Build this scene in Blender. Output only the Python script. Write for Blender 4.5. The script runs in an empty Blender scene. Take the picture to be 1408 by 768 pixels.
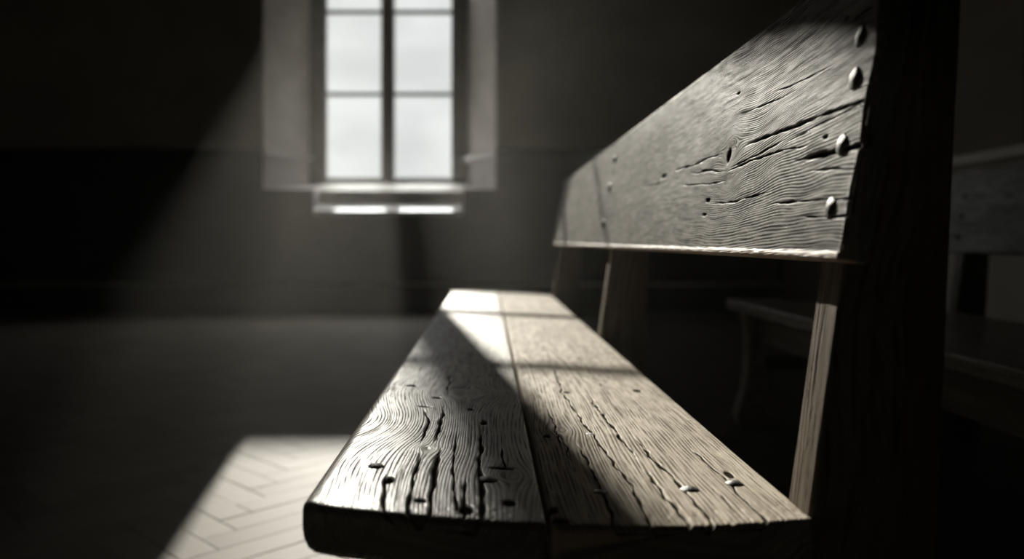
import bpy, bmesh, math, random
import numpy as np
from mathutils import Vector, Matrix

sc = bpy.context.scene
COL = sc.collection
rnd = random.Random(11)

# ------------------------------------------------------------------ constants
FPX, VX, VY, H = 1100.0, 670.0, 331.0, 0.63      # focal length in px, horizon point, eye height (m)
SUN = Vector((0.146, -1.0, -0.46)).normalized()   # direction the sunlight travels
WY = 7.05                                         # inner face of the back wall
GY = 7.50                                         # plane of the glass

# ------------------------------------------------------------------ node helpers
def new_mat(name):
    m = bpy.data.materials.new(name); m.use_nodes = True
    nt = m.node_tree; nt.nodes.clear()
    out = nt.nodes.new('ShaderNodeOutputMaterial')
    return m, nt, out

def nd(nt, t, ins=None, **props):
    n = nt.nodes.new(t)
    for k, v in props.items(): setattr(n, k, v)
    if ins:
        for k, v in ins.items():
            s = n.inputs[k]
            if hasattr(v, 'is_output') or isinstance(v, bpy.types.NodeSocket): nt.links.new(v, s)
            else: s.default_value = v
    return n

def math_(nt, op, a, b=None, c=None, clamp=False):
    n = nd(nt, 'ShaderNodeMath', operation=op, use_clamp=clamp)
    for i, v in enumerate((a, b, c)):
        if v is None: continue
        if isinstance(v, bpy.types.NodeSocket): nt.links.new(v, n.inputs[i])
        else: n.inputs[i].default_value = v
    return n.outputs[0]

def mixc(nt, fac, a, b):
    n = nd(nt, 'ShaderNodeMix', data_type='RGBA')
    for k, v in ((0, fac), (6, a), (7, b)):
        if isinstance(v, bpy.types.NodeSocket): nt.links.new(v, n.inputs[k])
        else: n.inputs[k].default_value = v if k == 0 else (*v, 1)
    return n.outputs[2]

def maprange(nt, v, a, b, c=0.0, d=1.0, smooth=True):
    n = nd(nt, 'ShaderNodeMapRange', interpolation_type='SMOOTHSTEP' if smooth else 'LINEAR')
    nt.links.new(v, n.inputs['Value'])
    n.inputs['From Min'].default_value = a; n.inputs['From Max'].default_value = b
    n.inputs['To Min'].default_value = c; n.inputs['To Max'].default_value = d
    return n.outputs[0]

def simple_mat(name, col, rough=0.6, var=0.25, scale=6.0, bump=0.002, spec=0.4, metallic=0.0, coat=0.0, stretch=(1, 1, 1)):
    m, nt, out = new_mat(name)
    tc = nd(nt, 'ShaderNodeTexCoord')
    mp = nd(nt, 'ShaderNodeMapping', {'Vector': tc.outputs['Object'], 'Scale': stretch})
    n1 = nd(nt, 'ShaderNodeTexNoise', {'Vector': mp.outputs[0], 'Scale': scale, 'Detail': 8.0, 'Roughness': 0.6})
    n2 = nd(nt, 'ShaderNodeTexNoise', {'Vector': mp.outputs[0], 'Scale': scale * 9, 'Detail': 5.0})
    f = maprange(nt, n1.outputs[0], 0.3, 0.7)
    c = mixc(nt, f, [x * (1 - var) for x in col], [min(1, x * (1 + var)) for x in col])
    bp = nd(nt, 'ShaderNodeBump', {'Height': n2.outputs[0], 'Distance': bump, 'Strength': 1.0})
    p = nd(nt, 'ShaderNodeBsdfPrincipled', {'Base Color': c, 'Roughness': rough, 'Metallic': metallic,
            'Specular IOR Level': spec, 'Normal': bp.outputs[0], 'Coat Weight': coat})
    nt.links.new(p.outputs[0], out.inputs[0])
    return m

def wood_mat(name, light, dark, ring_str=0.6, ring_h=0.0004, fibre_h=0.0002, rough=0.5, spec=0.5, lines=0.2, crack_col=0.06, lit_edge=None, wax=0.0, ior=1.5):
    lit_edge = lit_edge or [min(1, x * 1.25) for x in light]
    """weathered timber driven by the mesh attributes grain (uw, v, 0) and ring (phase, crack, lip)"""
    m, nt, out = new_mat(name)
    g = nd(nt, 'ShaderNodeAttribute', attribute_name='grain')
    r = nd(nt, 'ShaderNodeAttribute', attribute_name='ring')
    rs = nd(nt, 'ShaderNodeSeparateXYZ', {0: r.outputs['Vector']})
    def gn(sx, sy, detail=4.0, rough_=0.55, off=0.0):
        mp = nd(nt, 'ShaderNodeMapping', {'Vector': g.outputs['Vector'], 'Scale': (sx, sy, 1.0), 'Location': (off, off * 2, off)})
        return nd(nt, 'ShaderNodeTexNoise', {'Vector': mp.outputs[0], 'Scale': 1.0, 'Detail': detail, 'Roughness': rough_}).outputs[0]
    low = gn(26, 4, 3.0, 0.5, 3.1)
    dash = gn(160, 22, 2.0, 0.5, 7.7)
    fib = gn(900, 34, 5.0, 0.65, 1.3)
    pore = gn(1700, 120, 2.0, 0.5, 5.9)
    grit = gn(700, 500, 3.0, 0.6, 9.2)
    ph = math_(nt, 'ADD', rs.outputs[0], math_(nt, 'MULTIPLY', math_(nt, 'SUBTRACT', fib, 0.5), 0.16))
    fr = math_(nt, 'FRACT', ph)
    edge = math_(nt, 'MINIMUM', fr, math_(nt, 'MULTIPLY', math_(nt, 'SUBTRACT', 1.0, fr), 0.45))
    groove = maprange(nt, edge, 0.04, lines, 1.0, 0.0)
    groove = math_(nt, 'MULTIPLY', groove, maprange(nt, dash, 0.34, 0.62, 0.12, 1.0))
    streak = gn(330, 9, 3.0, 0.6, 4.4)
    blotch = gn(38, 16, 4.0, 0.6, 12.7)
    porem = maprange(nt, pore, 0.60, 0.70)
    crack = maprange(nt, rs.outputs[1], 0.12, 0.55)
    c = mixc(nt, maprange(nt, low, 0.3, 0.72), light, [a * 0.55 + b * 0.45 for a, b in zip(light, dark)])
    c = mixc(nt, maprange(nt, fib, 0.36, 0.72, 0.0, 0.55), c, dark)
    c = mixc(nt, maprange(nt, streak, 0.48, 0.70, 0.0, 0.75), c, [x * 0.75 for x in dark])
    c = mixc(nt, maprange(nt, blotch, 0.55, 0.78, 0.0, 0.55), c, [x * 0.7 for x in dark])
    c = mixc(nt, math_(nt, 'MULTIPLY', groove, ring_str), c, [x * 0.35 for x in dark])
    c = mixc(nt, math_(nt, 'MULTIPLY', porem, 0.35), c, [x * 0.4 for x in dark])
    c = mixc(nt, maprange(nt, rs.outputs[2], 0.2, 0.9, 0.0, 0.7), c, lit_edge)  # light caught by crack lips and edges, painted into the colour
    c = mixc(nt, crack, c, [x * crack_col * 2 for x in dark])
    hgt = math_(nt, 'MULTIPLY', groove, -ring_h)
    hgt = math_(nt, 'ADD', hgt, math_(nt, 'MULTIPLY', fib, fibre_h))
    hgt = math_(nt, 'ADD', hgt, math_(nt, 'MULTIPLY', grit, fibre_h * 0.6))
    hgt = math_(nt, 'ADD', hgt, math_(nt, 'MULTIPLY', porem, -fibre_h * 0.7))
    bp = nd(nt, 'ShaderNodeBump', {'Height': hgt, 'Distance': 1.0, 'Strength': 1.0})
    ro = math_(nt, 'ADD', rough, math_(nt, 'MULTIPLY', math_(nt, 'SUBTRACT', fib, 0.5), 0.3))
    dirt = math_(nt, 'MULTIPLY', groove, maprange(nt, streak, 0.40, 0.62, 0.7, 1.0))
    dirt = math_(nt, 'MAXIMUM', math_(nt, 'MAXIMUM', dirt, crack), maprange(nt, streak, 0.52, 0.72, 0.0, 0.6))
    sp_ = math_(nt, 'MULTIPLY', spec, math_(nt, 'SUBTRACT', 1.0, dirt))
    sp_ = math_(nt, 'ADD', sp_, math_(nt, 'MULTIPLY', rs.outputs[2], 0.2 if lit_edge[0] == 0.36 else 0.0), clamp=True)
    ro = math_(nt, 'ADD', ro, math_(nt, 'MULTIPLY', dirt, 0.35), clamp=True)
    p = nd(nt, 'ShaderNodeBsdfPrincipled', {'Base Color': c, 'Roughness': ro, 'Specular IOR Level': sp_, 'Normal': bp.outputs[0], 'IOR': ior})
    if wax:
        nt.links.new(math_(nt, 'MULTIPLY', wax, math_(nt, 'SUBTRACT', 1.0, dirt), clamp=True), p.inputs['Coat Weight'])
        p.inputs['Coat Roughness'].default_value = 0.15; p.inputs['Coat IOR'].default_value = 1.4
    nt.links.new(p.outputs[0], out.inputs[0])
    return m

# ------------------------------------------------------------------ materials
M_SEAT_L = wood_mat('wood_seat_front', (0.40, 0.37, 0.32), (0.13, 0.115, 0.095), 1.0, 0.00009, 0.00008, 0.35, 0.27, 0.165)
M_SEAT_R = wood_mat('wood_seat_back', (0.65, 0.58, 0.475), (0.27, 0.23, 0.178), 0.75, 0.00016, 0.00018, 0.58, 0.07, 0.26, lit_edge=(0.74, 0.66, 0.54))
M_BOARD = wood_mat('wood_backrest', (0.38, 0.367, 0.338), (0.12, 0.112, 0.10), 1.0, 0.00015, 0.00016, 0.52, 0.05, 0.27, lit_edge=(0.36, 0.265, 0.185))
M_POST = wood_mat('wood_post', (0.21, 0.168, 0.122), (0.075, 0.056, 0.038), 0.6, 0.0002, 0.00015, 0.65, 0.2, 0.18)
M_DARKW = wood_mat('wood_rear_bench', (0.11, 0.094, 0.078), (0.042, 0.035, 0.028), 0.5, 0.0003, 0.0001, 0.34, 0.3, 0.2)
M_REARSEAT = wood_mat('wood_rear_seat', (0.42, 0.36, 0.29), (0.16, 0.13, 0.10), 0.5, 0.0002, 0.00008, 0.30, 0.6, 0.2)
M_DARKA = simple_mat('wood_rear_apron', (0.30, 0.25, 0.20), 0.5, 0.3, 5.0, 0.0005, 0.3, stretch=(8, 0.6, 8))
M_IRON = simple_mat('iron_nail', (0.075, 0.07, 0.066), 0.5, 0.4, 300, 0.0002, 0.3, 0.3)
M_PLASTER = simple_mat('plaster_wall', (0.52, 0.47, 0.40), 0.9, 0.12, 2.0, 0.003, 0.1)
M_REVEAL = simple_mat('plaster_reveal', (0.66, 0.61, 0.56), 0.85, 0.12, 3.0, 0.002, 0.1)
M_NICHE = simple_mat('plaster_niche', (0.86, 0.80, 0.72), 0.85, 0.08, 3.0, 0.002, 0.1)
M_REVEAL2 = simple_mat('plaster_reveal_dado', (0.58, 0.53, 0.53), 0.7, 0.12, 3.0, 0.001, 0.2)
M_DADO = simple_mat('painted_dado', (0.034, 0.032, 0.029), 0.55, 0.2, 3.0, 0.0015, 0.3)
M_DADOTRIM = simple_mat('painted_trim', (0.62, 0.59, 0.53), 0.5, 0.15, 4.0, 0.001, 0.3)
M_WHITE = simple_mat('gloss_white_sill', (0.90, 0.88, 0.84), 0.16, 0.04, 5.0, 0.0001, 0.8, 0.0, 1.0)
M_FRAME = simple_mat('window_frame_paint', (0.22, 0.21, 0.195), 0.5, 0.15, 9.0, 0.0005, 0.4)
M_CEIL = simple_mat('ceiling_plaster', (0.22, 0.20, 0.18), 0.9, 0.1, 2.0, 0.002, 0.1)
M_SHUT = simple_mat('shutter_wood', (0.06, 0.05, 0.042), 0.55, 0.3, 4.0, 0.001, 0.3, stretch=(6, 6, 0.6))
M_SUNBLOCK = simple_mat('sun_block_concrete', (0.3, 0.29, 0.28), 0.9, 0.2, 1.0, 0.01, 0.1)

def glass_mat():
    m, nt, out = new_mat('window_glass')
    tr = nd(nt, 'ShaderNodeBsdfTransparent', {'Color': (0.93, 0.94, 0.93, 1)})
    gl = nd(nt, 'ShaderNodeBsdfGlossy', {'Color': (1, 1, 1, 1), 'Roughness': 0.02})
    fr = nd(nt, 'ShaderNodeFresnel', {'IOR': 1.45})
    mx = nd(nt, 'ShaderNodeMixShader', {0: math_(nt, 'MULTIPLY', fr.outputs[0], 0.8), 1: tr.outputs[0], 2: gl.outputs[0]})
    nt.links.new(mx.outputs[0], out.inputs[0]); return m
M_GLASS = glass_mat()

def floor_mat():
    m, nt, out = new_mat('parquet_oak')
    t = nd(nt, 'ShaderNodeAttribute', attribute_name='tone')
    g = nd(nt, 'ShaderNodeAttribute', attribute_name='grain')
    mp = nd(nt, 'ShaderNodeMapping', {'Vector': g.outputs['Vector'], 'Scale': (4, 120, 1)})
    n1 = nd(nt, 'ShaderNodeTexNoise', {'Vector': mp.outputs[0], 'Scale': 1.0, 'Detail': 6.0, 'Roughness': 0.6})
    mp2 = nd(nt, 'ShaderNodeMapping', {'Vector': g.outputs['Vector'], 'Scale': (14, 500, 1)})
    n2 = nd(nt, 'ShaderNodeTexNoise', {'Vector': mp2.outputs[0], 'Scale': 1.0, 'Detail': 4.0})
    ts = nd(nt, 'ShaderNodeSeparateXYZ', {0: t.outputs['Vector']})
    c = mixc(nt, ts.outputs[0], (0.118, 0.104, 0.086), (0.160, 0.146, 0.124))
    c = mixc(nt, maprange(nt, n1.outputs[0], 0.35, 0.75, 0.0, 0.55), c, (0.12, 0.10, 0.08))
    c = mixc(nt, ts.outputs[2], c, (0.030, 0.026, 0.022))          # floor colour darkened by the benches to cut bounced sunlight
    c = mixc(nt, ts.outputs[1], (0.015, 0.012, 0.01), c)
    bp = nd(nt, 'ShaderNodeBump', {'Height': n2.outputs[0], 'Distance': 0.0005, 'Strength': 1.0})
    p = nd(nt, 'ShaderNodeBsdfPrincipled', {'Base Color': c, 'Roughness': 0.55, 'Specular IOR Level': 0.06, 'Normal': bp.outputs[0]})
    nt.links.new(p.outputs[0], out.inputs[0]); return m
M_FLOOR = floor_mat()

# ------------------------------------------------------------------ object helpers
def link(name, me, parent=None, mat=None, smooth=False):
    if mat is not None:
        for mm in (mat if isinstance(mat, (list, tuple)) else [mat]): me.materials.append(mm)
    o = bpy.data.objects.new(name, me); COL.objects.link(o)
    if parent: o.parent = parent
    if smooth: me.shade_smooth()
    return o

def tag(o, label=None, cat=None, group=None, kind=None):
    if label: o['label'] = label
    if cat: o['category'] = cat
    if group: o['group'] = group
    if kind: o['kind'] = kind
    return o

def empty(name, loc=(0, 0, 0)):
    o = bpy.data.objects.new(name, None); o.location = loc; o.empty_display_size = 0.1
    COL.objects.link(o); return o

def bm_obj(name, bm, mat, parent=None, smooth=False, recalc=True):
    if recalc: bmesh.ops.recalc_face_normals(bm, faces=bm.faces[:])
    me = bpy.data.meshes.new(name); bm.to_mesh(me); bm.free()
    return link(name, me, parent, mat, smooth)

def add_box(bm, x0, x1, y0, y1, z0, z1, bevel=0.0, seg=2):
    b = bmesh.new()
    bmesh.ops.create_cube(b, size=1.0)
    for v in b.verts:
        v.co = Vector(((x0 + x1) / 2 + v.co.x * (x1 - x0), (y0 + y1) / 2 + v.co.y * (y1 - y0), (z0 + z1) / 2 + v.co.z * (z1 - z0)))
    if bevel > 0:
        bmesh.ops.bevel(b, geom=b.edges[:], offset=bevel, segments=seg, profile=0.7, affect='EDGES')
    me = bpy.data.meshes.new('tmp'); b.to_mesh(me); b.free(); bm.from_mesh(me); bpy.data.meshes.remove(me)

def box_obj(name, b, mat, parent=None, bevel=0.004):
    bm = bmesh.new(); add_box(bm, *b, bevel=bevel); return bm_obj(name, bm, mat, parent)

def poly(bm, pts, mi=0):
    f = bm.faces.new([bm.verts.new(p) for p in pts]); f.material_index = mi; return f

def prism_xz(bm, outline, y0, y1, bevel=0.0):
    """solid with an outline in x,z extruded along y"""
    b = bmesh.new()
    a = [b.verts.new((x, y0, z)) for x, z in outline]; c = [b.verts.new((x, y1, z)) for x, z in outline]
    n = len(a)
    b.faces.new(a); b.faces.new(c[::-1])
    for i in range(n): b.faces.new((a[i], a[(i + 1) % n], c[(i + 1) % n], c[i]))
    bmesh.ops.recalc_face_normals(b, faces=b.faces[:])
    if bevel: bmesh.ops.bevel(b, geom=b.edges[:], offset=bevel, segments=2, profile=0.7, affect='EDGES')
    me = bpy.data.meshes.new('tmp'); b.to_mesh(me); b.free(); bm.from_mesh(me); bpy.data.meshes.remove(me)

# ------------------------------------------------------------------ timber planks with real relief
def smooth_noise(seed, fx, fy, n=10):
    r = np.random.RandomState(seed)
    a = r.uniform(0.35, 1.0, n); px = r.normal(0, fx, n); py = r.normal(0, fy, n); ph = r.uniform(0, 6.283, n)
    def f(x, y):
        s = 0
        for i in range(n): s = s + a[i] * np.sin(px[i] * x * 6.283 + py[i] * y * 6.283 + ph[i])
        return s / np.sqrt((a ** 2).sum() / 2)
    return f

def sstep(e0, e1, x):
    t = np.clip((x - e0) / (e1 - e0), 0, 1); return t * t * (3 - 2 * t)

def plank(name, width, thick, rows, to_world, mat, parent, nx, field, radii=(0.004, 0.004, 0.004), relief=1.0, cap=0.004, side_n=3):
    """closed timber: profile loop across (p over the worked face, q out of it), rows along v; field(p, v) -> uw, ring phase, crack, lip, height"""
    rl, rr, rb = radii
    P, Q, W, E = [], [], [], []         # p, q, weight of relief, extended p for the grain
    for p in np.linspace(rl, width - rr, nx): P.append(p); Q.append(0.0); W.append(1.0); E.append(p)
    def arc(cx, cy, r, a0, a1, k, e0, es):
        for a in np.linspace(a0, a1, k + 1)[1:]:
            P.append(cx + r * math.cos(a)); Q.append(cy + r * math.sin(a)); W.append(0.5); E.append(e0 + es * r * abs(a - a0))
    hp = math.pi / 2
    arc(width - rr, -rr, rr, hp, 0, 5, width - rr, 1)
    e = E[-1]
    for q in np.linspace(-rr, -thick + rb, side_n + 1)[1:]: P.append(width); Q.append(q); W.append(0.25); E.append(e + (-rr - q))
    arc(width - rb, -thick + rb, rb, 0, -hp, 3, E[-1], 1)
    e = E[-1]
    for p in np.linspace(width - rb, rb, 9)[1:]: P.append(p); Q.append(-thick); W.append(0.15); E.append(e + (width - rb - p))
    arc(rb, -thick + rb, rb, -hp, -2 * hp, 3, E[-1], 1)
    n_left = len(P)
    for q in np.linspace(-thick + rb, -rl, side_n + 1)[1:]: P.append(0.0); Q.append(q); W.append(0.25); E.append(rl - rl * hp - (-rl - q))
    arc(rl, -rl, rl, 2 * hp, hp, 6, 0, 0)
    for i, a in enumerate(np.linspace(2 * hp, hp, 7)[1:]): E[len(E) - 6 + i] = rl - rl * (a - hp)
    P = P[:-1]; Q = Q[:-1]; W = W[:-1]; E = E[:-1]
    P, Q, W, E = map(np.array, (P, Q, W, E)); n = len(P)
    rows = np.asarray(rows); cap_k = 4
    # (row value, inset, shift along v): caps round the arrises at both ends
    L = [(rows[0], cap * (1 - math.cos(a)), cap * (1 - math.sin(a))) for a in np.linspace(hp, 0.0, cap_k + 1)]
    for v in rows[1:-1]: L.append((v, 0.0, 0.0))
    for a in np.linspace(0.0, hp, cap_k + 1): L.append((rows[-1], cap * (1 - math.cos(a)), -cap * (1 - math.sin(a))))
    m = len(L)
    V = np.array([l[0] + l[2] for l in L]); INS = np.array([l[1] for l in L])
    V = np.maximum.accumulate(V)
    PP = np.tile(P, (m, 1)); QQ = np.tile(Q, (m, 1)); VV = np.tile(V[:, None], (1, n)); EE = np.tile(E, (m, 1)); II = np.tile(INS[:, None], (1, n))
    cxp, cyq = width / 2, -thick / 2
    dx = np.sign(PP - cxp) * np.minimum(np.abs(PP - cxp), II); PP = PP - dx
    dy = np.sign(QQ - cyq) * np.minimum(np.abs(QQ - cyq), II); QQ = QQ - dy
    uw, ph, ck, lip, h = field(EE, VV)
    QQ = QQ + h * relief * W[None, :]
    co = to_world(PP, QQ, VV).reshape(-1, 3)
    # centre vertices for the end caps
    c0 = co[:n].mean(0); c1 = co[-n:].mean(0)
    co = np.vstack([co, c0, c1]); N0, N1 = m * n, m * n + 1
    i = np.arange(m - 1)[:, None] * n; j = np.arange(n)[None, :]; j2 = (j + 1) % n
    quads = np.stack([i + j, i + j2, i + n + j2, i + n + j], -1).reshape(-1, 4)
    jj = np.arange(n); t0 = np.stack([np.full(n, N0), (jj + 1) % n, jj], -1)
    t1 = np.stack([np.full(n, N1), (m - 1) * n + jj, (m - 1) * n + (jj + 1) % n], -1)
    me = bpy.data.meshes.new(name)
    nl = quads.size + t0.size + t1.size; nf = len(quads) + 2 * n
    me.vertices.add(len(co)); me.vertices.foreach_set('co', co.astype(np.float32).ravel())
    me.loops.add(nl); me.loops.foreach_set('vertex_index', np.concatenate([quads.ravel(), t0.ravel(), t1.ravel()]).astype(np.int32))
    starts = np.concatenate([np.arange(len(quads)) * 4, quads.size + np.arange(2 * n) * 3]).astype(np.int32)
    me.polygons.add(nf); me.polygons.foreach_set('loop_start', starts)
    me.update(calc_edges=True); me.validate()
    def attr(nm, a, b, c):
        A = np.stack([np.broadcast_to(z, (m, n)).ravel() for z in (a, b, c)], -1)
        A = np.vstack([A, A[:n].mean(0), A[-n:].mean(0)])
        at = me.attributes.new(nm, 'FLOAT_VECTOR', 'POINT'); at.data.foreach_set('vector', A.astype(np.float32).ravel())
    attr('grain', uw, VV, np.zeros_like(uw)); attr('ring', ph, ck, lip)
    # outward normals: test one worked-face polygon against the direction out of the face
    k = (m // 2) * n + nx // 2
    a, b, d = (Vector(co[quads[k][t]]) for t in (0, 1, 3))
    outw = Vector((to_world(np.array([[width / 2]]), np.array([[1.0]]), np.array([[V[m // 2]]])) - to_world(np.array([[width / 2]]), np.array([[0.0]]), np.array([[V[m // 2]]]))).ravel())
    if (b - a).cross(d - a).dot(outw) < 0: me.flip_normals()
    return link(name, me, parent, mat, smooth=True)

def make_field(seed, spacing, knots=(), cracks=(), pits=(), warp=0.006, wfx=3.0, wfy=1.1, ring_amp=0.00035, und=0.0008,
               heart=None, shear=None, groove_w=0.2, lipk=0.0, erode=None, arris=0.0, jit=0.8, irr=0.5):
    nw = smooth_noise(seed, wfx, wfy); n2 = smooth_noise(seed + 1, 14, 5); n3 = smooth_noise(seed + 2, 4, 1.5); nj = smooth_noise(seed + 3, 0, 26, 16); nk = smooth_noise(seed + 4, 0, 9, 8)
    nr = smooth_noise(seed + 5, 120, 18, 24)
    def f(p, v):
        uw = p + warp * nw(p, v) + warp * 0.16 * n2(p, v)
        if shear is not None: uw = uw + shear(p, v)
        kd = np.zeros_like(p + v)
        for (kx, ky, a, s, amp) in knots:
            dx = p - kx; dy = (v - ky) / s; r2 = dx * dx + dy * dy
            uw = uw - amp * dx * a * a / (r2 + 0.5 * a * a) * np.exp(-r2 / (a * a * 30))
            kd = np.maximum(kd, np.exp(-r2 / (a * a * 0.35)))
            # concentric rings inside the knot
            uw = uw + np.exp(-r2 / (a * a * 0.5)) * 0.5 * np.sqrt(r2 + 1e-9)
        if heart:
            c, b, sl = heart
            ph = np.sqrt((uw - c) ** 2 + (b + sl * v) ** 2) / spacing
        else: ph = uw / spacing
        ph = ph + irr * n3(uw * 4, v * 0.3) + 0.25 * irr * nr(uw * 0.5, v * 0.12)
        fr = ph - np.floor(ph); ed = np.minimum(fr, 0.45 * (1 - fr)); gr = 1 - sstep(0.02, groove_w, ed)
        h = -ring_amp * gr + und * n3(p, v)
        ck = np.zeros_like(h); lip = np.zeros_like(h)
        for (pts, w, d) in cracks:
            ys = np.array([q[1] for q in pts]); xs = np.array([q[0] for q in pts]); o = np.argsort(ys); ys, xs = ys[o], xs[o]
            xc = np.interp(v, ys, xs) + jit * 0.00032 * nj(0 * v, v + xs[0] * 7) + jit * 0.0011 * nk(0 * v, v + xs[0] * 3)
            ln = ys[-1] - ys[0]; e = min(0.12, ln * 0.3)
            open0 = ys[0] < pts_near_limit(ys[0])
            tp = (sstep(ys[0] - 0.002, ys[0] + (0.0 if open0 else e) + 0.001, v)) * (1 - sstep(ys[-1] - e, ys[-1], v))
            wv = w * (0.55 + 0.45 * tp) * (1 + 0.35 * nk(0 * v, v * 1.7 + xs[0] * 11))
            wv = np.maximum(wv, w * 0.3) * 0.8
            g = np.exp(-((p - xc) / wv) ** 2) * tp
            ck = np.maximum(ck, g); h = h - 0.8 * d * g
            lp = np.exp(-((p - xc - 1.7 * wv) / (wv * 0.8)) ** 2) * tp
            lip = np.maximum(lip, lp * lipk); h = h + lp * 0.0001
        for (x, y, rx, ry, d) in pits:
            g = np.exp(-(((p - x) / rx) ** 2 + ((v - y) / ry) ** 2) ** 2)
            ck = np.maximum(ck, g); h = h - d * g
        if arris: lip = np.maximum(lip, 1 - sstep(arris - 0.002, arris + 0.002, p + 0 * v))  # edge band also takes the painted light colour
        h = h - 0.0008 * kd
        if erode is not None: h = h + erode(p, v, nr)
        ck = np.maximum(ck, kd * 0.22)
        return uw, ph, ck, lip, h
    return f

def pts_near_limit(y): return 0.66

# ---- seat geometry of the near bench
XL, XG0, XG1, XR = -0.151, 0.0455, 0.0495, 0.264
def seat_z(x): return H - (0.2075 + (x - XL) / (XR - XL) * 0.0175)
def seat_near(x): return 0.609 + np.where(x < 0.06, 0.48, 0.90) * (x - 0.06) ** 2 + 0.018 * np.exp(-(x - XL) / 0.010)
def seat_far(x): return 3.40 - 1.1 * (x - 0.06) ** 2 - 0.03 * np.exp(-(x - XL) / 0.012)
def px_seat(u, v):
    """pixel -> (x, y) on the seat"""
    x = 0.05
    for _ in range(12):
        h = H - seat_z(x); y = h * FPX / (v - VY); x = (u - VX) * y / FPX
    return x, y
def board_x(h): return 0.275 + (h + 0.0151) * 0.165
def px_board(u, v):
    """pixel -> (distance up the board, y)"""
    h = 0.1
    for _ in range(20):
        y = board_x(h) * FPX / (u - VX); h = (VY - v) * y / FPX
    return (h + 0.0151) * 1.0136, y

def seat_map(x0, width, y0):
    def f(p, q, v):
        x = x0 + p
        yn, yf = seat_near(x), seat_far(x)
        # v runs along the length as if the end were square at y0; bend both ends to the rounded outline
        t = (v - 0.60) / (3.40 - 0.60)
        y = yn + (yf - yn) * t
        return np.stack([x, y, seat_z(x) + q], -1)
    return f
def v_of(x, y):
    yn, yf = float(seat_near(x)), float(seat_far(x)); return 0.60 + 2.8 * (y - yn) / (yf - yn)
def sp(x0, *pix):
    r = []
    for (u, v) in pix:
        x, y = px_seat(u, v); r.append((x - x0, v_of(x, y)))
    return r

def rows_log(a, b, n):
    t = np.linspace(0, 1, n); return a * (b / a) ** t

# ================================================================== THE NEAR BENCH
bench = empty('bench', (0.1, 2.0, 0.0))
BOFF = Vector((0.1, 2.0, 0.0))
tag(bench, 'large weathered oak bench in the foreground, sunlit plank seat with nailed backrest', 'bench')
def to_bench(o):
    o.parent = bench; o.matrix_parent_inverse = Matrix.Translation(-BOFF); return o

ck_left = [
    (sp(XL, (665, 586), (661, 620), (657, 640), (662, 662), (664, 718)), 0.0022, 0.007),
    (sp(XL, (613, 556), (604, 585), (597, 610)), 0.0017, 0.005),
    (sp(XL, (609, 613), (600, 632), (596, 660), (592, 712)), 0.0016, 0.006),
    (sp(XL, (579, 620), (570, 655), (560, 712)), 0.0018, 0.006),
    (sp(XL, (630, 590), (624, 618), (623, 640), (627, 700)), 0.0010, 0.003),
    (sp(XL, (619, 512), (615, 545)), 0.0012, 0.003),
    (sp(XL, (583, 560), (589, 580), (578, 612)), 0.0009, 0.003),
    (sp(XL, (534, 650), (528, 672), (526, 705)), 0.0016, 0.004),
    (sp(XL, (640, 655), (638, 712)), 0.0014, 0.003),
    (sp(XL, (690, 610), (697, 650)), 0.0009, 0.002),
    (sp(XL, (645, 480), (650, 520)), 0.0010, 0.002),
]
def pit(x0, u, v, rx, ry, d):
    x, y = px_seat(u, v); return (x - x0, v_of(x, y), rx, ry, d)
pits_left = [pit(XL, 566, 530, 0.0065, 0.0045, 0.004), pit(XL, 665, 580, 0.004, 0.010, 0.006), pit(XL, 647, 562, 0.004, 0.004, 0.004),
             pit(XL, 584, 558, 0.009, 0.003, 0.002), pit(XL, 601, 546, 0.006, 0.005, 0.002), pit(XL, 640, 700, 0.006, 0.010, 0.003),
             pit(XL, 578, 688, 0.005, 0.005, 0.002), pit(XL, 535, 660, 0.004, 0.009, 0.003), pit(XL, 690, 643, 0.012, 0.003, 0.002),
             pit(XL, 700, 690, 0.006, 0.008, 0.002)]
kx, ky = px_seat(640, 540); kx2, ky2 = px_seat(588, 616); kx3, ky3 = px_seat(700, 652); kx4, ky4 = px_seat(560, 545)
f_left = make_field(3, 0.0036, knots=[(kx - XL, v_of(kx, ky), 0.024, 1.3, 1.3), (kx2 - XL, v_of(kx2, ky2), 0.009, 1.6, 1.0),
        (kx3 - XL, v_of(kx3, ky3), 0.014, 2.0, 0.9)], cracks=ck_left, pits=pits_left, warp=0.0035, wfx=3.5, wfy=1.6,
        ring_amp=0.00007, und=0.0003, heart=(0.30, 0.05, 0.03), groove_w=0.22,
        shear=lambda p, v: -0.030 * np.exp(-((v - 0.90) / 0.11) ** 2) * (1 - sstep(0.02, 0.14, p)),
        erode=lambda p, v, nr: -0.0002 * sstep(0.66, 0.61, v) * np.maximum(nr(p, v * 2), 0) * sstep(0.02, 0.06, p))
ro = rows_log(0.60, 3.40, 560)
L_plank = to_bench(plank('seat_plank', XG0 - XL, 0.040, ro, seat_map(XL, XG0 - XL, 0.6), M_SEAT_L, None, 400, f_left, (0.013, 0.003, 0.014), cap=0.007))
L_plank['label'] = 'grey front seat plank with deep cracked grain'

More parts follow.
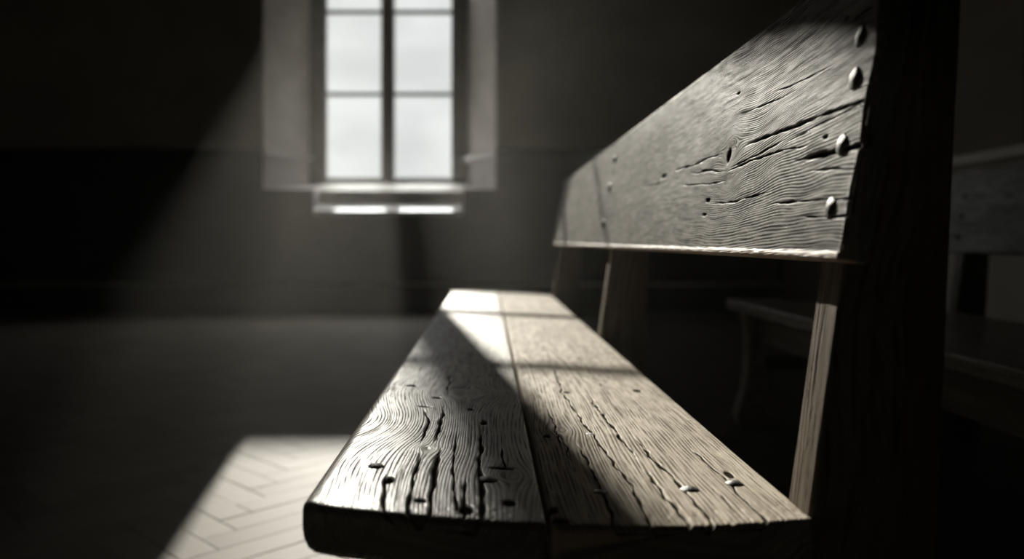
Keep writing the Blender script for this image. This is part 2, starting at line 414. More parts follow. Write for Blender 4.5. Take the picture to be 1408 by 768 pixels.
ck_right = [
    (sp(XG1, (760, 500), (772, 537), (810, 592), (840, 632), (868, 668), (884, 700), (899, 732)), 0.0013, 0.004),
    (sp(XG1, (791, 605), (810, 640), (825, 668), (849, 735)), 0.0014, 0.004),
    (sp(XG1, (808, 540), (820, 558), (850, 596), (882, 642)), 0.0017, 0.004),
    (sp(XG1, (866, 592), (890, 622), (935, 668), (962, 697), (990, 730)), 0.0016, 0.004),
    (sp(XG1, (884, 640), (905, 670), (930, 700), (962, 745)), 0.0017, 0.005),
    (sp(XG1, (937, 606), (968, 632), (995, 656), (1025, 688), (1060, 728)), 0.0012, 0.003),
    (sp(XG1, (795, 490), (812, 512), (838, 545)), 0.0009, 0.002),
    (sp(XG1, (975, 665), (1010, 705)), 0.0008, 0.002),
    (sp(XG1, (752, 560), (765, 590), (772, 620)), 0.0009, 0.002),
    (sp(XG1, (745, 470), (760, 500)), 0.0008, 0.002),
    (sp(XG1, (762, 585), (778, 615), (786, 640)), 0.0007, 0.002),
]
pits_right = [pit(XG1, 877, 537, 0.0055, 0.0075, 0.006), pit(XG1, 780, 539, 0.006, 0.004, 0.003), pit(XG1, 752, 600, 0.004, 0.006, 0.002),
              pit(XG1, 1002, 652, 0.004, 0.012, 0.0015), pit(XG1, 757, 700, 0.006, 0.008, 0.004), pit(XG1, 770, 715, 0.008, 0.006, 0.003)]
krx, kry = px_seat(770, 592)
f_right = make_field(21, 0.0040, knots=[(krx - XG1, v_of(krx, kry), 0.013, 2.0, 0.9)], cracks=ck_right, pits=pits_right, warp=0.003, wfx=2.0, wfy=0.7,
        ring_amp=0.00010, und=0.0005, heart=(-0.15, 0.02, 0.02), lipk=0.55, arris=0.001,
        erode=lambda p, v, nr: -0.0003 * sstep(0.68, 0.61, v) * np.maximum(nr(p, v * 2), 0))
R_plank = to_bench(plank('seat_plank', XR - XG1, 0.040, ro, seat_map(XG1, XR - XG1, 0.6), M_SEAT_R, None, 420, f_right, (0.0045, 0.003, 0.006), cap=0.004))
R_plank['label'] = 'pale back seat plank with long splits'

# ---- backrest board
th = math.atan(0.165)
BE = Vector((math.sin(th), 0, math.cos(th))); BN = Vector((-math.cos(th), 0, math.sin(th)))
BO = Vector((0.275, 0, H - 0.0151)); BW = 0.2637
nb_ = smooth_noise(77, 9, 0, 8)
def board_map(p, q, v):
    t = (v - 0.625) / (3.33 - 0.625)
    jag = (1 - sstep(0.0, 0.03, t)) * 0.0014 * nb_(p, 0 * p)
    return np.stack([BO.x + BE.x * p + BN.x * q, v + jag, BO.z + BE.z * p + BN.z * q], -1)
def bp_(*pix): return [px_board(u, v) for (u, v) in pix]
ck_board = [
    (bp_((1018, 203), (1060, 186), (1098, 171), (1140, 155), (1192, 136)), 0.0017, 0.005),
    (bp_((996, 238), (1030, 222), (1070, 208), (1120, 199)), 0.0013, 0.004),
    (bp_((1090, 222), (1130, 212), (1160, 205), (1198, 196)), 0.0024, 0.008),
    (bp_((1052, 281), (1100, 277), (1135, 274), (1170, 272)), 0.0011, 0.003),
    (bp_((1100, 298), (1135, 297), (1172, 297)), 0.0010, 0.003),
    (bp_((922, 235), (950, 228), (975, 217), (998, 209)), 0.0014, 0.004),
    (bp_((948, 239), (975, 234), (999, 236)), 0.0012, 0.003),
    (bp_((974, 281), (1010, 277), (1064, 262)), 0.0010, 0.003),
    (bp_((1000, 232), (1040, 214), (1085, 188)), 0.0009, 0.003),
    (bp_((1080, 196), (1130, 170), (1185, 143)), 0.0008, 0.002),
    (bp_((1170, 30), (1205, 6)), 0.0016, 0.004),
    (bp_((1110, 236), (1150, 232), (1180, 231)), 0.0008, 0.002),
    (bp_((930, 255), (980, 252), (1010, 247)), 0.0009, 0.002),
    (bp_((880, 258), (905, 252), (925, 245)), 0.0010, 0.002),
    (bp_((1060, 128), (1110, 108), (1150, 88)), 0.0007, 0.002),
    (bp_((1010, 160), (1060, 140), (1100, 122)), 0.0007, 0.002),
]
kb = px_board(1006, 204); kb2 = px_board(1000, 246); kb3 = px_board(838, 270)
def pb(u, v, rx, ry, d): p, y = px_board(u, v); return (p, y, rx, ry, d)
pits_b = [pb(1015, 128, 0.002, 0.006, 0.002), pb(1135, 188, 0.002, 0.004, 0.003), pb(1165, 24, 0.002, 0.003, 0.003), pb(912, 242, 0.004, 0.02, 0.002),
          pb(973, 275, 0.003, 0.01, 0.002), pb(968, 295, 0.002, 0.01, 0.002), pb(1002, 214, 0.009, 0.006, 0.0025),
          pb(846, 218, 0.013, 0.022, 0.0012), pb(839, 258, 0.013, 0.022, 0.0012), pb(830, 307, 0.013, 0.022, 0.0012), pb(843, 236, 0.006, 0.014, 0.001)]
def board_shear(p, v):
    up = sstep(0.98, 0.62, v)
    return -0.034 * up * np.exp(-((p - 0.135) / 0.062) ** 2) - 0.012 * up * sstep(0.10, 0.24, p)
f_board = make_field(9, 0.0025, knots=[(kb[0], kb[1], 0.017, 1.7, 1.4), (kb2[0], kb2[1], 0.012, 2.2, 1.0), (kb3[0], kb3[1], 0.012, 3.0, 1.0)],
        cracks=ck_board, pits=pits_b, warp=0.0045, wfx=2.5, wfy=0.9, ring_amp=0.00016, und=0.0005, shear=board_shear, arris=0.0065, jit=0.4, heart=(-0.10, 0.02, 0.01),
        erode=lambda p, v, nr: 0.0022 * np.exp(-(np.maximum(np.abs(p - 0.0028) - 0.0012, 0) / 0.0024) ** 2) - 0.0004 * sstep(0.012, 0.002, p) * np.maximum(nr(p, v), 0))
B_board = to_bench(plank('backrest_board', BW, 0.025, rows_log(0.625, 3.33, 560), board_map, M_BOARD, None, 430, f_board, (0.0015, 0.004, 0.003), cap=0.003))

# ---- posts that carry the backrest: leaning timber, thicker at the seat than at the head
f_plain = make_field(50, 0.0075, warp=0.004, wfx=5, wfy=2.0, ring_amp=0.0003, und=0.0005)
def timber(name, a, b, wa, wb, depth, mat, parent=None, nx=26, nrow=60, rad=0.003, fld=None):
    """four-sided tapering timber from a to b: worked face looks to -x, width runs along y (depth), thickness in x tapers wa -> wb"""
    a = Vector(a); b = Vector(b); ln = (b - a).length
    def mp(p, q, v):
        t = v / ln
        thick = wa + (wb - wa) * t
        return np.stack([a.x + (b.x - a.x) * t - q / 0.05 * thick, a.y + (b.y - a.y) * t + p, a.z + (b.z - a.z) * t + 0 * p], -1)
    fl = fld or f_plain
    def sc_field(p, v):
        uw, ph, ck, lip, h = fl(p + a.y, v); return uw, ph, ck, lip, h * 0.05 / max(wa, wb)
    return plank(name, depth, 0.05, np.linspace(0, ln, nrow), mp, mat, parent, nx, sc_field, (rad, rad, rad), cap=0.003)
def post_field(seed):
    ck = [([(0.022 + 0.004 * math.sin(seed), 0.46), (0.026, 0.54), (0.020, 0.66)], 0.0006, 0.0015), ([(0.034, 0.50), (0.036, 0.60)], 0.0005, 0.001),
          ([(0.012, 0.42), (0.014, 0.52)], 0.0004, 0.001)]
    g = make_field(seed, 0.0068, cracks=ck, warp=0.0035, wfx=4, wfy=2.2, ring_amp=0.0003, und=0.0004)
    return lambda p, v: g(p - post_field.y, v)
for i, yp in enumerate((0.652, 1.862, 3.195)):
    post_field.y = yp
    # foot to head; x of the worked face passes .262 at the seat and .29 under the board
    zt = H + 0.228
    slope = 0.140
    x0 = 0.262 - slope * 0.408
    x1 = 0.262 + slope * (zt - 0.408)
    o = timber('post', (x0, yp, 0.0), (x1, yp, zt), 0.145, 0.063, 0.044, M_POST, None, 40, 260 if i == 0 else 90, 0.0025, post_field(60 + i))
    to_bench(o)
    # bearer under the seat and the front leg that meets it
    bm = bmesh.new()
    prism_xz(bm, [(-0.085, 0.335), (0.275, 0.325), (0.275, seat_z(0.26) - 0.041), (-0.085, seat_z(-0.085) - 0.041)], yp + 0.06, yp + 0.10, 0.003)
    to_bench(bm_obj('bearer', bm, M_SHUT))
    bm = bmesh.new()
    prism_xz(bm, [(-0.10, 0.0), (-0.035, 0.0), (-0.03, 0.10), (-0.02, 0.335), (-0.085, 0.335), (-0.09, 0.10)], yp + 0.055, yp + 0.105, 0.004)
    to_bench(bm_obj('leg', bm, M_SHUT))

# ---- nails
def nail_mesh(name, r, hgt, seed):
    rg = random.Random(seed); bm = bmesh.new()
    rings, k = 7, 20; prev = None; top = None
    wob = [1 + rg.uniform(-0.07, 0.07) for _ in range(k)]
    prof = [(1.0, -0.5), (1.0, 0.03), (0.92, 0.22), (0.76, 0.48), (0.55, 0.73), (0.3, 0.93), (0.12, 1.0)]
    for (pr, ph) in prof:
        ring = [bm.verts.new((r * pr * (1 + (wob[j] - 1) * pr) * math.cos(j * 2 * math.pi / k), r * pr * (1 + (wob[j] - 1) * pr) * math.sin(j * 2 * math.pi / k), hgt * ph * (1 + rg.uniform(-.04, .04)))) for j in range(k)]
        if prev:
            for j in range(k): bm.faces.new((prev[j], prev[(j + 1) % k], ring[(j + 1) % k], ring[j]))
        prev = ring
    bm.faces.new(prev)
    bmesh.ops.recalc_face_normals(bm, faces=bm.faces[:])
    me = bpy.data.meshes.new(name); bm.to_mesh(me); bm.free(); return me
def put_nail(pos, normal, r, hgt, seed, parent_fn):
    o = link('nail', nail_mesh('nail', r, hgt, seed), None, M_IRON, True)
    q = Vector((0, 0, 1)).rotation_difference(Vector(normal))
    parent_fn(o)
    o.location = pos; o.rotation_mode = 'QUATERNION'; o.rotation_quaternion = q
    return o
SN = Vector((0.0423, 0, 1)).normalized()
for k, (u, v, r, h_) in enumerate([(517, 641, 0.0085, 0.0036), (672, 659, 0.0088, 0.0034), (825, 677, 0.0082, 0.0028), (948, 673, 0.0088, 0.0034), (1010, 665, 0.0088, 0.0036),
                                   (810, 597, 0.0075, 0.0016)]):
    x, y = px_seat(u, v)
    put_nail(Vector((x, y, seat_z(x) - 0.0002)), SN + Vector((rnd.uniform(-.08, .08), rnd.uniform(-.08, .08), 0)), r, h_, 300 + k, to_bench)
for k, (u, v, r, h_) in enumerate([(1184, 49, 0.0092, 0.0026), (1175, 108, 0.0092, 0.0026), (1157, 199, 0.0092, 0.0028), (1142, 285, 0.0090, 0.0026),
                                   (846, 218, 0.010, 0.005), (839, 258, 0.012, 0.005), (830, 307, 0.012, 0.005)]):
    p, y = px_board(u, v)
    pos = BO + BE * p + Vector((0, y, 0)) + BN * 0.0002
    put_nail(pos, BN + Vector((0, rnd.uniform(-.05, .05), rnd.uniform(-.05, .05))), r, h_, 330 + k, to_bench)

# ================================================================== THE BENCH BEHIND
rear = empty('bench', (1.2, 1.6, 0.0)); ROFF = Vector((1.2, 1.6, 0.0))
tag(rear, 'dark shadowed wooden bench standing behind the sunlit one, only partly visible at the right', 'bench')
def to_rear(o):
    o.parent = rear; o.matrix_parent_inverse = Matrix.Translation(-ROFF); return o
f_rear = make_field(31, 0.008, warp=0.005, ring_amp=0.0003, und=0.0005)
def flat_map(x0, zf, zb, w):
    def f(p, q, v): return np.stack([x0 + p, v, zf + (zb - zf) * p / w + q], -1)
    return f
for (xa, w) in ((0.860, 0.335), (1.199, 0.285)):
    za = H - 0.207 - (xa - 0.86) * 0.03; zb = za - w * 0.03
    to_rear(plank('seat_plank', w, 0.036, np.linspace(0.25, 2.88, 140), flat_map(xa, za, zb, w), M_REARSEAT, None, 50, f_rear, (0.008, 0.003, 0.006), cap=0.006))
RO = Vector((1.485, 0, H - 0.038))
def rboard_map(p, q, v): return np.stack([RO.x + BE.x * p + BN.x * q, v, RO.z + BE.z * p + BN.z * q], -1)
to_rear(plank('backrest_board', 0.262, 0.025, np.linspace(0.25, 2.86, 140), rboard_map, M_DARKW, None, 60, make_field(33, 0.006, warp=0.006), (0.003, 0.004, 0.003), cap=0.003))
for yp in (0.32, 1.45, 2.52):
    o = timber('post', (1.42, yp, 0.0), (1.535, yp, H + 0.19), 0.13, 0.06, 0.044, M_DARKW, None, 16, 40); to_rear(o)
to_rear(box_obj('apron', (0.935, 0.965, 0.36, 2.80, 0.285, 0.385), M_DARKA, None, 0.003))
for yp in (0.33, 2.745):
    bm = bmesh.new()   # shaped leg: broad head, waisted shank, foot that kicks out
    prism_xz(bm, [(0.865, 0.0), (0.985, 0.0), (0.99, 0.045), (0.972, 0.085), (0.958, 0.14), (0.955, 0.22), (0.965, 0.30), (0.985, 0.385),
                  (0.885, 0.385), (0.897, 0.30), (0.895, 0.20), (0.885, 0.12), (0.868, 0.07), (0.858, 0.03)], yp, yp + 0.06, 0.006)
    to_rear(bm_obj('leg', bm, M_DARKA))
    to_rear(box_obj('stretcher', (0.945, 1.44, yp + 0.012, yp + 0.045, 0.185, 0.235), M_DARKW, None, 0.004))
for k, (u, v) in enumerate(((1337, 270), (1334, 297), (1329, 325))):
    y = 2.54; z = H + (VY - v) * y / FPX; x = RO.x + (z - RO.z) * 0.165
    put_nail(Vector((x, y, z)) + BN * 0.0002, BN, 0.010, 0.005, 350 + k, to_rear)

# ================================================================== ROOM SHELL
RX0, RX1, RY0, RZ = -4.7, 2.6, -5.0, 4.7
# window opening in the back wall
OL, OR_, OB, OT = -1.64, -0.20, 1.15, 4.22           # at the glass
IL, IR, IB, IT = -1.974, 0.077, 1.085, 4.30          # at the inner wall face
NL, NR, NB = -1.525, -0.2115, 0.893                  # the lower notch that holds the stepped sill
DZ = 1.418                                           # top of the dado

bm = bmesh.new()
def rect(x0, x1, z0, z1, y=WY, mi=0): poly(bm, [(x0, y, z0), (x1, y, z0), (x1, y, z1), (x0, y, z1)], mi)
rect(RX0, IL, 0, RZ); rect(IR, RX1, 0, RZ); rect(IL, IR, IT, RZ); rect(IL, IR, 0, NB); rect(IL, NL, NB, IB); rect(NR, IR, NB, IB)
# splayed jambs, with the dado colour on their foot
JY = 7.47
for (xi, xo) in ((IL, OL), (IR, OR_)):
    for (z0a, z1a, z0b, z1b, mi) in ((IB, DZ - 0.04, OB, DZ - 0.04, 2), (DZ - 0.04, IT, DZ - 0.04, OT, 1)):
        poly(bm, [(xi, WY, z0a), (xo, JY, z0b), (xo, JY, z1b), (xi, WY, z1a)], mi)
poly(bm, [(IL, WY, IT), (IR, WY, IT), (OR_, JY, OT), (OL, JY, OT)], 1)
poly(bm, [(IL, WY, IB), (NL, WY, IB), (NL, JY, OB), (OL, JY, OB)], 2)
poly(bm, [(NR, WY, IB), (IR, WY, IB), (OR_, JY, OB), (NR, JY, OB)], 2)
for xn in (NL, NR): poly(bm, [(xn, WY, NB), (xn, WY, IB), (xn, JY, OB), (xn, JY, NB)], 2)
# outer face round the opening keeps the weather out
for (x0, x1, z0, z1) in ((RX0, OL, 0, RZ), (OR_, RX1, 0, RZ), (OL, OR_, OT, RZ), (OL, OR_, 0, OB)): rect(x0, x1, z0, z1, JY + 0.03, 0)
for (x0, x1, z0, z1) in ((OL, OL, OB, OT), (OR_, OR_, OB, OT)): poly(bm, [(x0, JY, z0), (x0, JY + .03, z0), (x0, JY + .03, z1), (x0, JY, z1)], 0)
wb_ = bm_obj('wall_back', bm, [M_PLASTER, M_REVEAL, M_REVEAL2], recalc=False); tag(wb_, kind='structure')

def wall_box(name, b, mat):
    bm = bmesh.new(); add_box(bm, *b); return tag(bm_obj(name, bm, mat), kind='structure')
wall_box('wall_left', (RX0 - 0.3, RX0, RY0 - 0.3, GY, 0, RZ), M_PLASTER)
wall_box('wall_front', (RX0, RX1, RY0 - 0.3, RY0, 0, RZ), M_DADO)
wall_box('ceiling', (RX0 - 0.3, RX1 + 0.6, RY0 - 0.3, GY + 0.05, RZ, RZ + 0.2), M_CEIL)
# right wall with its own window recess, closed by shutters
Y0, Y1, Z0, Z1 = 2.45, 4.72, 1.085, 3.75
Yo0, Yo1, XO = 2.75, 4.42, 2.98
bm = bmesh.new()
def rx(y0, y1, z0, z1, x=RX1): poly(bm, [(x, y0, z0), (x, y1, z0), (x, y1, z1), (x, y0, z1)], 0)
rx(RY0 - .3, Y0, 0, RZ); rx(Y1, GY, 0, RZ); rx(Y0, Y1, 0, Z0); rx(Y0, Y1, Z1, RZ)
for (a, b) in ((Y0, Yo0), (Y1, Yo1)): poly(bm, [(RX1, a, Z0), (XO, b, Z0), (XO, b, Z1), (RX1, a, Z1)], 1)
poly(bm, [(RX1, Y0, Z0), (RX1, Y1, Z0), (XO, Yo1, Z0), (XO, Yo0, Z0)], 1)
poly(bm, [(RX1, Y0, Z1), (RX1, Y1, Z1), (XO, Yo1, Z1), (XO, Yo0, Z1)], 1)
poly(bm, [(XO + .06, RY0 - .3, 0), (XO + .06, GY, 0), (XO + .06, GY, RZ), (XO + .06, RY0 - .3, RZ)], 0)
tag(bm_obj('wall_right', bm, [M_PLASTER, M_NICHE], recalc=False), kind='structure')
w2 = tag(empty('window_2', (XO, (Yo0 + Yo1) / 2, Z0)), kind='structure'); W2O = Vector(w2.location)
def to_w2(o): o.parent = w2; o.matrix_parent_inverse = Matrix.Translation(-W2O); return o
for (a, b) in ((Yo0, (Yo0 + Yo1) / 2 - .004), ((Yo0 + Yo1) / 2 + .004, Yo1)):
    bm = bmesh.new(); add_box(bm, XO - .01, XO + .03, a, b, Z0 + .01, Z1 - .005, 0.004)
    for (z0, z1) in ((Z0 + .12, Z0 + .80), (Z0 + .92, Z0 + 1.72), (Z0 + 1.84, Z1 - .12)): add_box(bm, XO - .022, XO - .008, a + .10, b - .10, z0, z1, 0.008)
    to_w2(bm_obj('shutter', bm, M_SHUT))
bm = bmesh.new()
prism_xz(bm, [(RX1 - .055, Z0 - .045), (RX1 + .01, Z0 - .045), (RX1 + .01, Z0 + .004), (RX1 - .05, Z0 + .004), (RX1 - .062, Z0 - .010)], Y0 - .06, Y1 + .06, 0.003)
to_w2(bm_obj('window_sill', bm, M_NICHE))

# dado boarding, its cap rail and the skirting of the back wall
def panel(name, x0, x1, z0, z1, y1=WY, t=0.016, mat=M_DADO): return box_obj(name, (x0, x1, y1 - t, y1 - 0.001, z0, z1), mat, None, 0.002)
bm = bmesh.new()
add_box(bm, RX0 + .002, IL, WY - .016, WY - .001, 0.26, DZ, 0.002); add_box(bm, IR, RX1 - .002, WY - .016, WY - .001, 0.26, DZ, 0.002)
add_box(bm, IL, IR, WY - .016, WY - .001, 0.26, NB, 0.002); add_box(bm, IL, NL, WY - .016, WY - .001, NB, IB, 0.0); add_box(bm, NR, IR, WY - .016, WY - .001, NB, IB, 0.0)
tag(bm_obj('trim_1', bm, M_DADO), kind='structure')
bm = bmesh.new()
for (x0, x1) in ((RX0 + .002, IL), (IR, RX1 - .002)): add_box(bm, x0, x1, WY - .03, WY - .001, DZ, DZ + .022, 0.004)
tag(bm_obj('trim_2', bm, M_DADO), kind='structure')
# cap rail returning into the window recess, bevelled on top
bm = bmesh.new()
for (xi, xo, s) in ((IL, OL, 1), (IR, OR_, -1)):
    z = DZ - .04
    A = [(xi, WY), (xo, JY)]; off = 0.03 * s
    lo = [(xi, WY, z), (xo, JY - .04, z)]; lo2 = [(xi + off, WY, z), (xo + off, JY - .04, z)]
    hi2 = [(xi + off, WY, z + .012), (xo + off, JY - .04, z + .012)]; hi = [(xi, WY, z + .042), (xo, JY - .04, z + .042)]
    for a, b in ((lo, lo2), (lo2, hi2), (hi2, hi)): poly(bm, [a[0], a[1], b[1], b[0]], 0 if s < 0 else 1)  # right rail's sky-lit streak painted in as white, left kept duller
    poly(bm, [lo[0], lo2[0], hi2[0], hi[0]], 1); poly(bm, [lo[1], lo2[1], hi2[1], hi[1]], 1); poly(bm, [lo[0], lo[1], hi[1], hi[0]], 1)
tag(bm_obj('trim_3', bm, [M_WHITE, M_REVEAL2]), kind='structure')
bm = bmesh.new()
yb = WY - .001
b2 = bmesh.new()
out = [(yb, 0.0), (yb - .028, 0.0), (yb - .028, .236), (yb - .020, .258), (yb, .268)]
a = [b2.verts.new((RX0 + .002, y, z)) for y, z in out]; c = [b2.verts.new((RX1 - .002, y, z)) for y, z in out]
for i in range(len(out)):
    f = b2.faces.new((a[i], a[(i + 1) % 5], c[(i + 1) % 5], c[i])); f.material_index = 1 if i in (2, 3) else 0
b2.faces.new(a); b2.faces.new(c[::-1])
tag(bm_obj('baseboard_back', b2, [M_DADO, M_DADOTRIM]), kind='structure'); bm.free()

# ---- parquet floor laid in herringbone
def herringbone():
    w, l, n = 0.080, 0.320, 4; g = 0.0012
    ca = math.cos(math.pi / 4)
    V, F, T, G = [], [], [], []
    rg = random.Random(5)
    def block(x, y, bw, bh, vert):
        cx_, cy_ = x + bw / 2, y + bh / 2
        X = (cx_ - cy_) * ca; Y = (cx_ + cy_) * ca
        X += -1.0; Y += 2.2
        if not (RX0 - .2 < X < RX1 + .2 and RY0 - .2 < Y < WY + .2): return
        tone = rg.random(); bounce_cut = 1.0 if X > 0.30 else 0.0; dz = rg.uniform(-.0005, .0005); tx, ty = rg.uniform(-.004, .004), rg.uniform(-.004, .004); o = len(V)
        gx, gy = rg.uniform(0, 50), rg.uniform(0, 50)
        for (ins, z, lit) in ((g, 0.0, 1.0), (g * .2, -.0022, 0.0)):
            for (sx, sy) in ((0, 0), (1, 0), (1, 1), (0, 1)):
                a = x + (ins if sx == 0 else bw - ins); b = y + (ins if sy == 0 else bh - ins)
                la, lb = a - cx_, b - cy_
                V.append(((a - b) * ca - 1.0, (a + b) * ca + 2.2, z - .0006 + dz + tx * la + ty * lb))
                T.append((tone, lit, bounce_cut)); G.append((gx + (lb if vert else la), gy + (la if vert else lb), 0))
        F.append((o, o + 1, o + 2, o + 3))
        for i in range(4): F.append((o + i, o + 4 + i, o + 4 + (i + 1) % 4, o + (i + 1) % 4))
    R = 90
    for k in range(-R, R):
        for m_ in range(-14, 15):
            block((k + 2 * n * m_) * w, k * w, l, w, False)
            block((k + n + 2 * n * m_) * w, (k + 1 - n) * w, w, l, True)
    o = len(V)
    for (x, y) in ((RX0 - .3, RY0 - .3), (RX1 + .6, RY0 - .3), (RX1 + .6, GY + .05), (RX0 - .3, GY + .05)):
        V.append((x, y, -.004)); T.append((0.3, 0.0, 0)); G.append((0, 0, 0))
    F.append((o, o + 1, o + 2, o + 3))
    me = bpy.data.meshes.new('floor'); me.from_pydata(V, [], F)
    for nm, D in (('tone', T), ('grain', G)):
        at = me.attributes.new(nm, 'FLOAT_VECTOR', 'POINT'); at.data.foreach_set('vector', np.array(D, np.float32).ravel())
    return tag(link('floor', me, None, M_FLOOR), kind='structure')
herringbone()

# ================================================================== THE WINDOW
w1 = tag(empty('window_1', (-0.92, GY, OB)), kind='structure'); W1O = Vector(w1.location)
def to_w1(o): o.parent = w1; o.matrix_parent_inverse = Matrix.Translation(-W1O); return o
GL0, GM0, GM1, GR0 = -1.500, -0.989, -0.866, -0.334
GB, GT = 1.216, 4.06
bm = bmesh.new()
fy0, fy1 = GY - .05, GY + .03
add_box(bm, OL - .02, GL0, fy0, fy1, OB - .0, OT, 0.006); add_box(bm, GR0, OR_ + .02, fy0, fy1, OB - .0, OT, 0.006)
add_box(bm, OL, OR_, fy0, fy1, OB, GB, 0.006); add_box(bm, OL, OR_, fy0, fy1, GT, OT + .01, 0.006)
ARC = [(-0.334, 2.97), (-0.338, 3.08), (-0.350, 3.20), (-0.375, 3.32), (-0.415, 3.45), (-0.465, 3.575), (-0.53, 3.69), (-0.613, 3.813), (-0.692, 3.927), (-0.785, 4.0), (-0.9275, 4.04)]
for (xa, za), (xb, zb) in zip(ARC[:-1], ARC[1:]):      # unseen spandrels, added and shaped to cut sun on backrest and haze
    prism_xz(bm, [(xa, za), (OR_ + .02, za), (OR_ + .02, zb), (xb, zb)], fy0 + .01, fy1)
    ma, mb = -1.855 - xa - .01, -1.855 - xb - .01
    prism_xz(bm, [(ma, za), (mb, zb), (OL - .02, zb), (OL - .02, za)], fy0 + .01, fy1)
to_w1(bm_obj('window_frame', bm, M_FRAME))
bm = bmesh.new()
add_box(bm, GM0, GM1, fy0 - .01, fy1, GB - .01, GT + .01, 0.008); add_box(bm, (GM0 + GM1) / 2 - .018, (GM0 + GM1) / 2 + .018, fy0 - .03, fy0, GB, GT, 0.008)
to_w1(bm_obj('mullion', bm, M_FRAME))
MZ = (2.000, 2.768, 3.222)
MT = {2.0: 0.017, 2.768: 0.017, 3.222: 0.013}
edges = (GB,) + MZ + (GT,)
for (x0, x1) in ((GL0, GM0), (GM1, GR0)):
    for z in MZ:
        bm = bmesh.new(); t = MT[z]; head = z > 3 and x0 > -0.9
        add_box(bm, x0 - .004, -0.62 if head else x1 + .004, GY - .030, GY + .012, z - t, z + t, 0.006)
        if head: add_box(bm, -0.62, x1 + .004, GY - .020, GY + .005, z - .005, z + .005, 0.002)   # unseen bar thinned to weaken its shadow on the backrest
        to_w1(bm_obj('muntin', bm, M_FRAME))
    for za, zb in zip(edges[:-1], edges[1:]):
        bm = bmesh.new(); poly(bm, [(x0 - .01, GY, za - .01), (x1 + .01, GY, za - .01), (x1 + .01, GY, zb + .01), (x0 - .01, GY, zb + .01)])
        to_w1(bm_obj('pane', bm, M_GLASS))
# stepped, inward sloping sill under the frame
bm = bmesh.new()
st = [(JY, OB), (7.33, 1.150), (7.20, 1.082), (7.20, 0.977), (WY, NB), (WY - .022, NB), (WY - .022, NB - .03), (WY, NB - .03), (JY, NB - .03)]
a = [bm.verts.new((NL + .002, y, z)) for y, z in st]; c = [bm.verts.new((NR - .002, y, z)) for y, z in st]
for i in range(len(st)):
    f = bm.faces.new((a[i], a[(i + 1) % len(st)], c[(i + 1) % len(st)], c[i])); f.material_index = 1 if i in (1, 2, 5, 6) else 0
bm.faces.new(a); bm.faces.new(c[::-1])
to_w1(bm_obj('window_sill', bm, [M_WHITE, M_DADOTRIM]))
# unseen sheet added over the left casement head, dimming sun on the front plank
def sun_filter_mat():
    m, nt, out = new_mat('sun_filter_sheet')
    tc = nd(nt, 'ShaderNodeTexCoord')
    n = nd(nt, 'ShaderNodeTexNoise', {'Vector': tc.outputs['Object'], 'Scale': 14.0, 'Detail': 4.0})
    df = nd(nt, 'ShaderNodeBsdfDiffuse', {'Color': (0.45, 0.42, 0.37, 1)})
    tl = nd(nt, 'ShaderNodeBsdfTranslucent', {'Color': (0.30, 0.28, 0.24, 1)})
    tr = nd(nt, 'ShaderNodeBsdfTransparent', {'Color': (1, 1, 1, 1)})
    sx = nd(nt, 'ShaderNodeSeparateXYZ', {0: tc.outputs['Object']})
    pass_fade = maprange(nt, sx.outputs[0], -1.26, -0.985, 1.15, 0.15)      # passes less sun towards the mullion, softening its shadow edge
    a = nd(nt, 'ShaderNodeMixShader', {0: 0.35, 1: df.outputs[0], 2: tl.outputs[0]})
    b = nd(nt, 'ShaderNodeMixShader', {0: math_(nt, 'MULTIPLY', pass_fade, maprange(nt, n.outputs[0], 0.3, 0.7, SUN_PASS * 0.9, SUN_PASS * 1.1)), 1: a.outputs[0], 2: tr.outputs[0]})
    nt.links.new(b.outputs[0], out.inputs[0]); return m
SUN_PASS = 0.64
bm = bmesh.new()
yl = fy0 - .045
cols = 24
for i in range(cols):
    xa = GL0 - .05 + (GM0 + .055 - GL0 + .05) * i / cols; xb = GL0 - .05 + (GM0 + .055 - GL0 + .05) * (i + 1) / cols
    wa, wb = 0.003 * math.sin(i * 0.9), 0.003 * math.sin((i + 1) * 0.9)
    poly(bm, [(xa, yl + wa, 2.97), (xb, yl + wb, 2.97), (xb, yl, GT + .06), (xa, yl, GT + .06)])
bmesh.ops.remove_doubles(bm, verts=bm.verts[:], dist=1e-5)
to_w1(bm_obj('sun_filter', bm, sun_filter_mat()))
bm = bmesh.new(); add_box(bm, GL0 - .05, GM0 + .055, yl - .008, yl + .008, 2.95, 2.975, 0.004)
to_w1(bm_obj('sun_filter_bar', bm, M_SHUT))

# ================================================================== OUTSIDE
# made-up beam on posts, added out of view to block low sun
bm = bmesh.new()
d = 13.0; yb0 = GY + d
add_box(bm, -14, 9, yb0, yb0 + 0.5, 1.34 + .46 * d, 2.34 + .46 * d, 0.05)
for xp in (-13, 8): add_box(bm, xp, xp + 1.0, yb0, yb0 + 0.5, -0.2, 1.34 + .46 * d, 0.05)
tag(bm_obj('sun_block_outside', bm, M_SUNBLOCK), kind='structure')

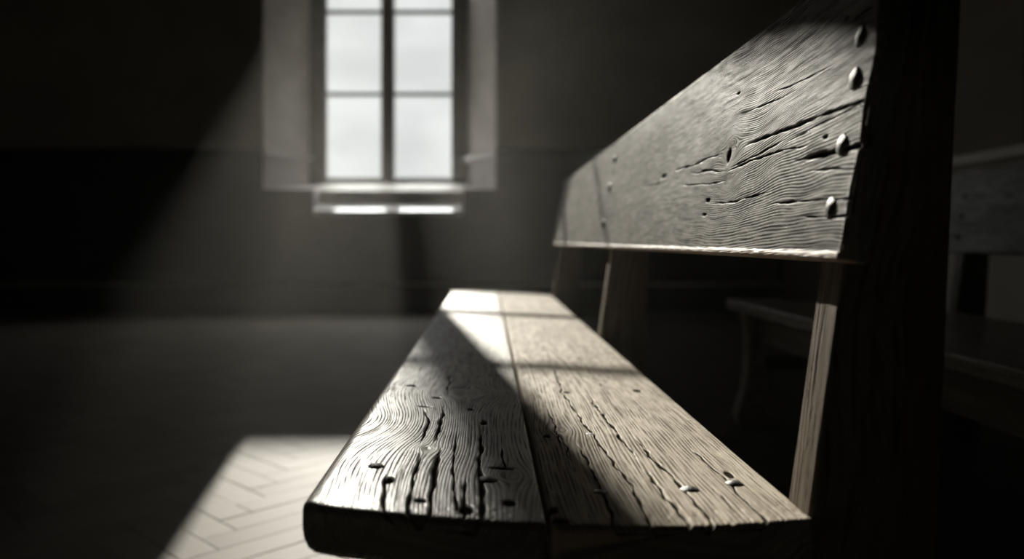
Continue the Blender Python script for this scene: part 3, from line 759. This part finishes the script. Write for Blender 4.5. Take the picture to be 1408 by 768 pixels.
# ================================================================== HAZE
def haze():
    m, nt, out = new_mat('dusty_air')
    # the dust hangs low and thins out upwards and towards the rows of benches
    tc = nd(nt, 'ShaderNodeTexCoord'); sx = nd(nt, 'ShaderNodeSeparateXYZ', {0: tc.outputs['Object']})
    fx = maprange(nt, sx.outputs[0], 0.02, 0.34, 1.0, 0.0); fz = maprange(nt, sx.outputs[2], 0.55, 1.55, 1.0, 0.0)
    den = math_(nt, 'MULTIPLY', math_(nt, 'MULTIPLY', fx, fz), HAZE_D)
    v = nd(nt, 'ShaderNodeVolumeScatter', {'Color': (1.0, 0.985, 0.90, 1), 'Density': den, 'Anisotropy': HAZE_G})
    nt.links.new(v.outputs[0], out.inputs['Volume'])
    bm = bmesh.new(); add_box(bm, RX0 + .02, RX1 - .02, RY0 + .02, WY - .04, -0.02, 2.0)
    o = bm_obj('haze', bm, m)
    return tag(o, 'thin low-lying dusty haze above the floor, lit into soft shafts below the window', 'haze', None, 'stuff')
HAZE_D, HAZE_G = 0.0080, 0.70
haze()

# ================================================================== LIGHT
su = bpy.data.lights.new('sun', 'SUN'); su.energy = 8.4; su.angle = math.radians(0.45); su.color = (1.0, 0.94, 0.84)
so = bpy.data.objects.new('sun', su); COL.objects.link(so); so.rotation_mode = 'QUATERNION'
so.rotation_quaternion = SUN.to_track_quat('-Z', 'Y'); so.location = (-3, 20, 9)
po = bpy.data.lights.new('window_daylight_portal', 'AREA'); po.shape = 'RECTANGLE'; po.size = 1.5; po.size_y = 3.2
po.cycles.is_portal = True
pob = bpy.data.objects.new('window_daylight_portal', po); COL.objects.link(pob)
pob.location = (-0.92, GY + .06, 2.70); pob.rotation_euler = (math.radians(-90), 0, 0)

w = bpy.data.worlds.new('overcast_sky'); sc.world = w; w.use_nodes = True
nt = w.node_tree; nt.nodes.clear()
wo = nt.nodes.new('ShaderNodeOutputWorld')
tc = nd(nt, 'ShaderNodeTexCoord')
sx = nd(nt, 'ShaderNodeSeparateXYZ', {0: tc.outputs['Generated']})
el = maprange(nt, sx.outputs[2], 0.46, 0.95, 0.88, 19.0, True)
flank = maprange(nt, math_(nt, 'MULTIPLY', sx.outputs[0], -1.0), 0.26, 0.80, 0.0, 2.6, True)
el = math_(nt, 'ADD', el, flank)
mp = nd(nt, 'ShaderNodeMapping', {'Vector': tc.outputs['Generated'], 'Scale': (6, 6, 14)})
cl = nd(nt, 'ShaderNodeTexNoise', {'Vector': mp.outputs[0], 'Scale': 1.3, 'Detail': 5.0})
stg = math_(nt, 'MULTIPLY', el, maprange(nt, cl.outputs[0], 0.3, 0.7, 0.90, 1.08))
bg = nd(nt, 'ShaderNodeBackground', {'Color': (0.985, 1.0, 0.995, 1), 'Strength': stg})
nt.links.new(bg.outputs[0], wo.inputs[0])

# ================================================================== CAMERA
cam = bpy.data.cameras.new('camera'); co_ = bpy.data.objects.new('camera', cam); COL.objects.link(co_)
cam.sensor_width = 36.0; cam.lens = FPX / 1408 * 36.0
cam.shift_x = (704 - VX) / 1408; cam.shift_y = -(384 - VY) / 1408
co_.location = (0, 0, H); co_.rotation_euler = (math.radians(90), 0, 0)
cam.clip_start = 0.02; cam.clip_end = 200
cam.dof.use_dof = True; cam.dof.focus_distance = 0.86; cam.dof.aperture_fstop = 2.7
sc.camera = co_

# ================================================================== VIEW
sc.view_settings.view_transform = 'Standard'; sc.view_settings.look = 'None'
sc.view_settings.exposure = 0.0; sc.view_settings.gamma = 1.0; sc.view_settings.use_curve_mapping = False
cy = sc.cycles
cy.use_denoising = True; cy.denoiser = 'OPENIMAGEDENOISE'; cy.denoising_input_passes = 'RGB_ALBEDO_NORMAL'
cy.max_bounces = 6; cy.diffuse_bounces = 4; cy.glossy_bounces = 3; cy.transparent_max_bounces = 12; cy.volume_bounces = 0
cy.sample_clamp_indirect = 4.0
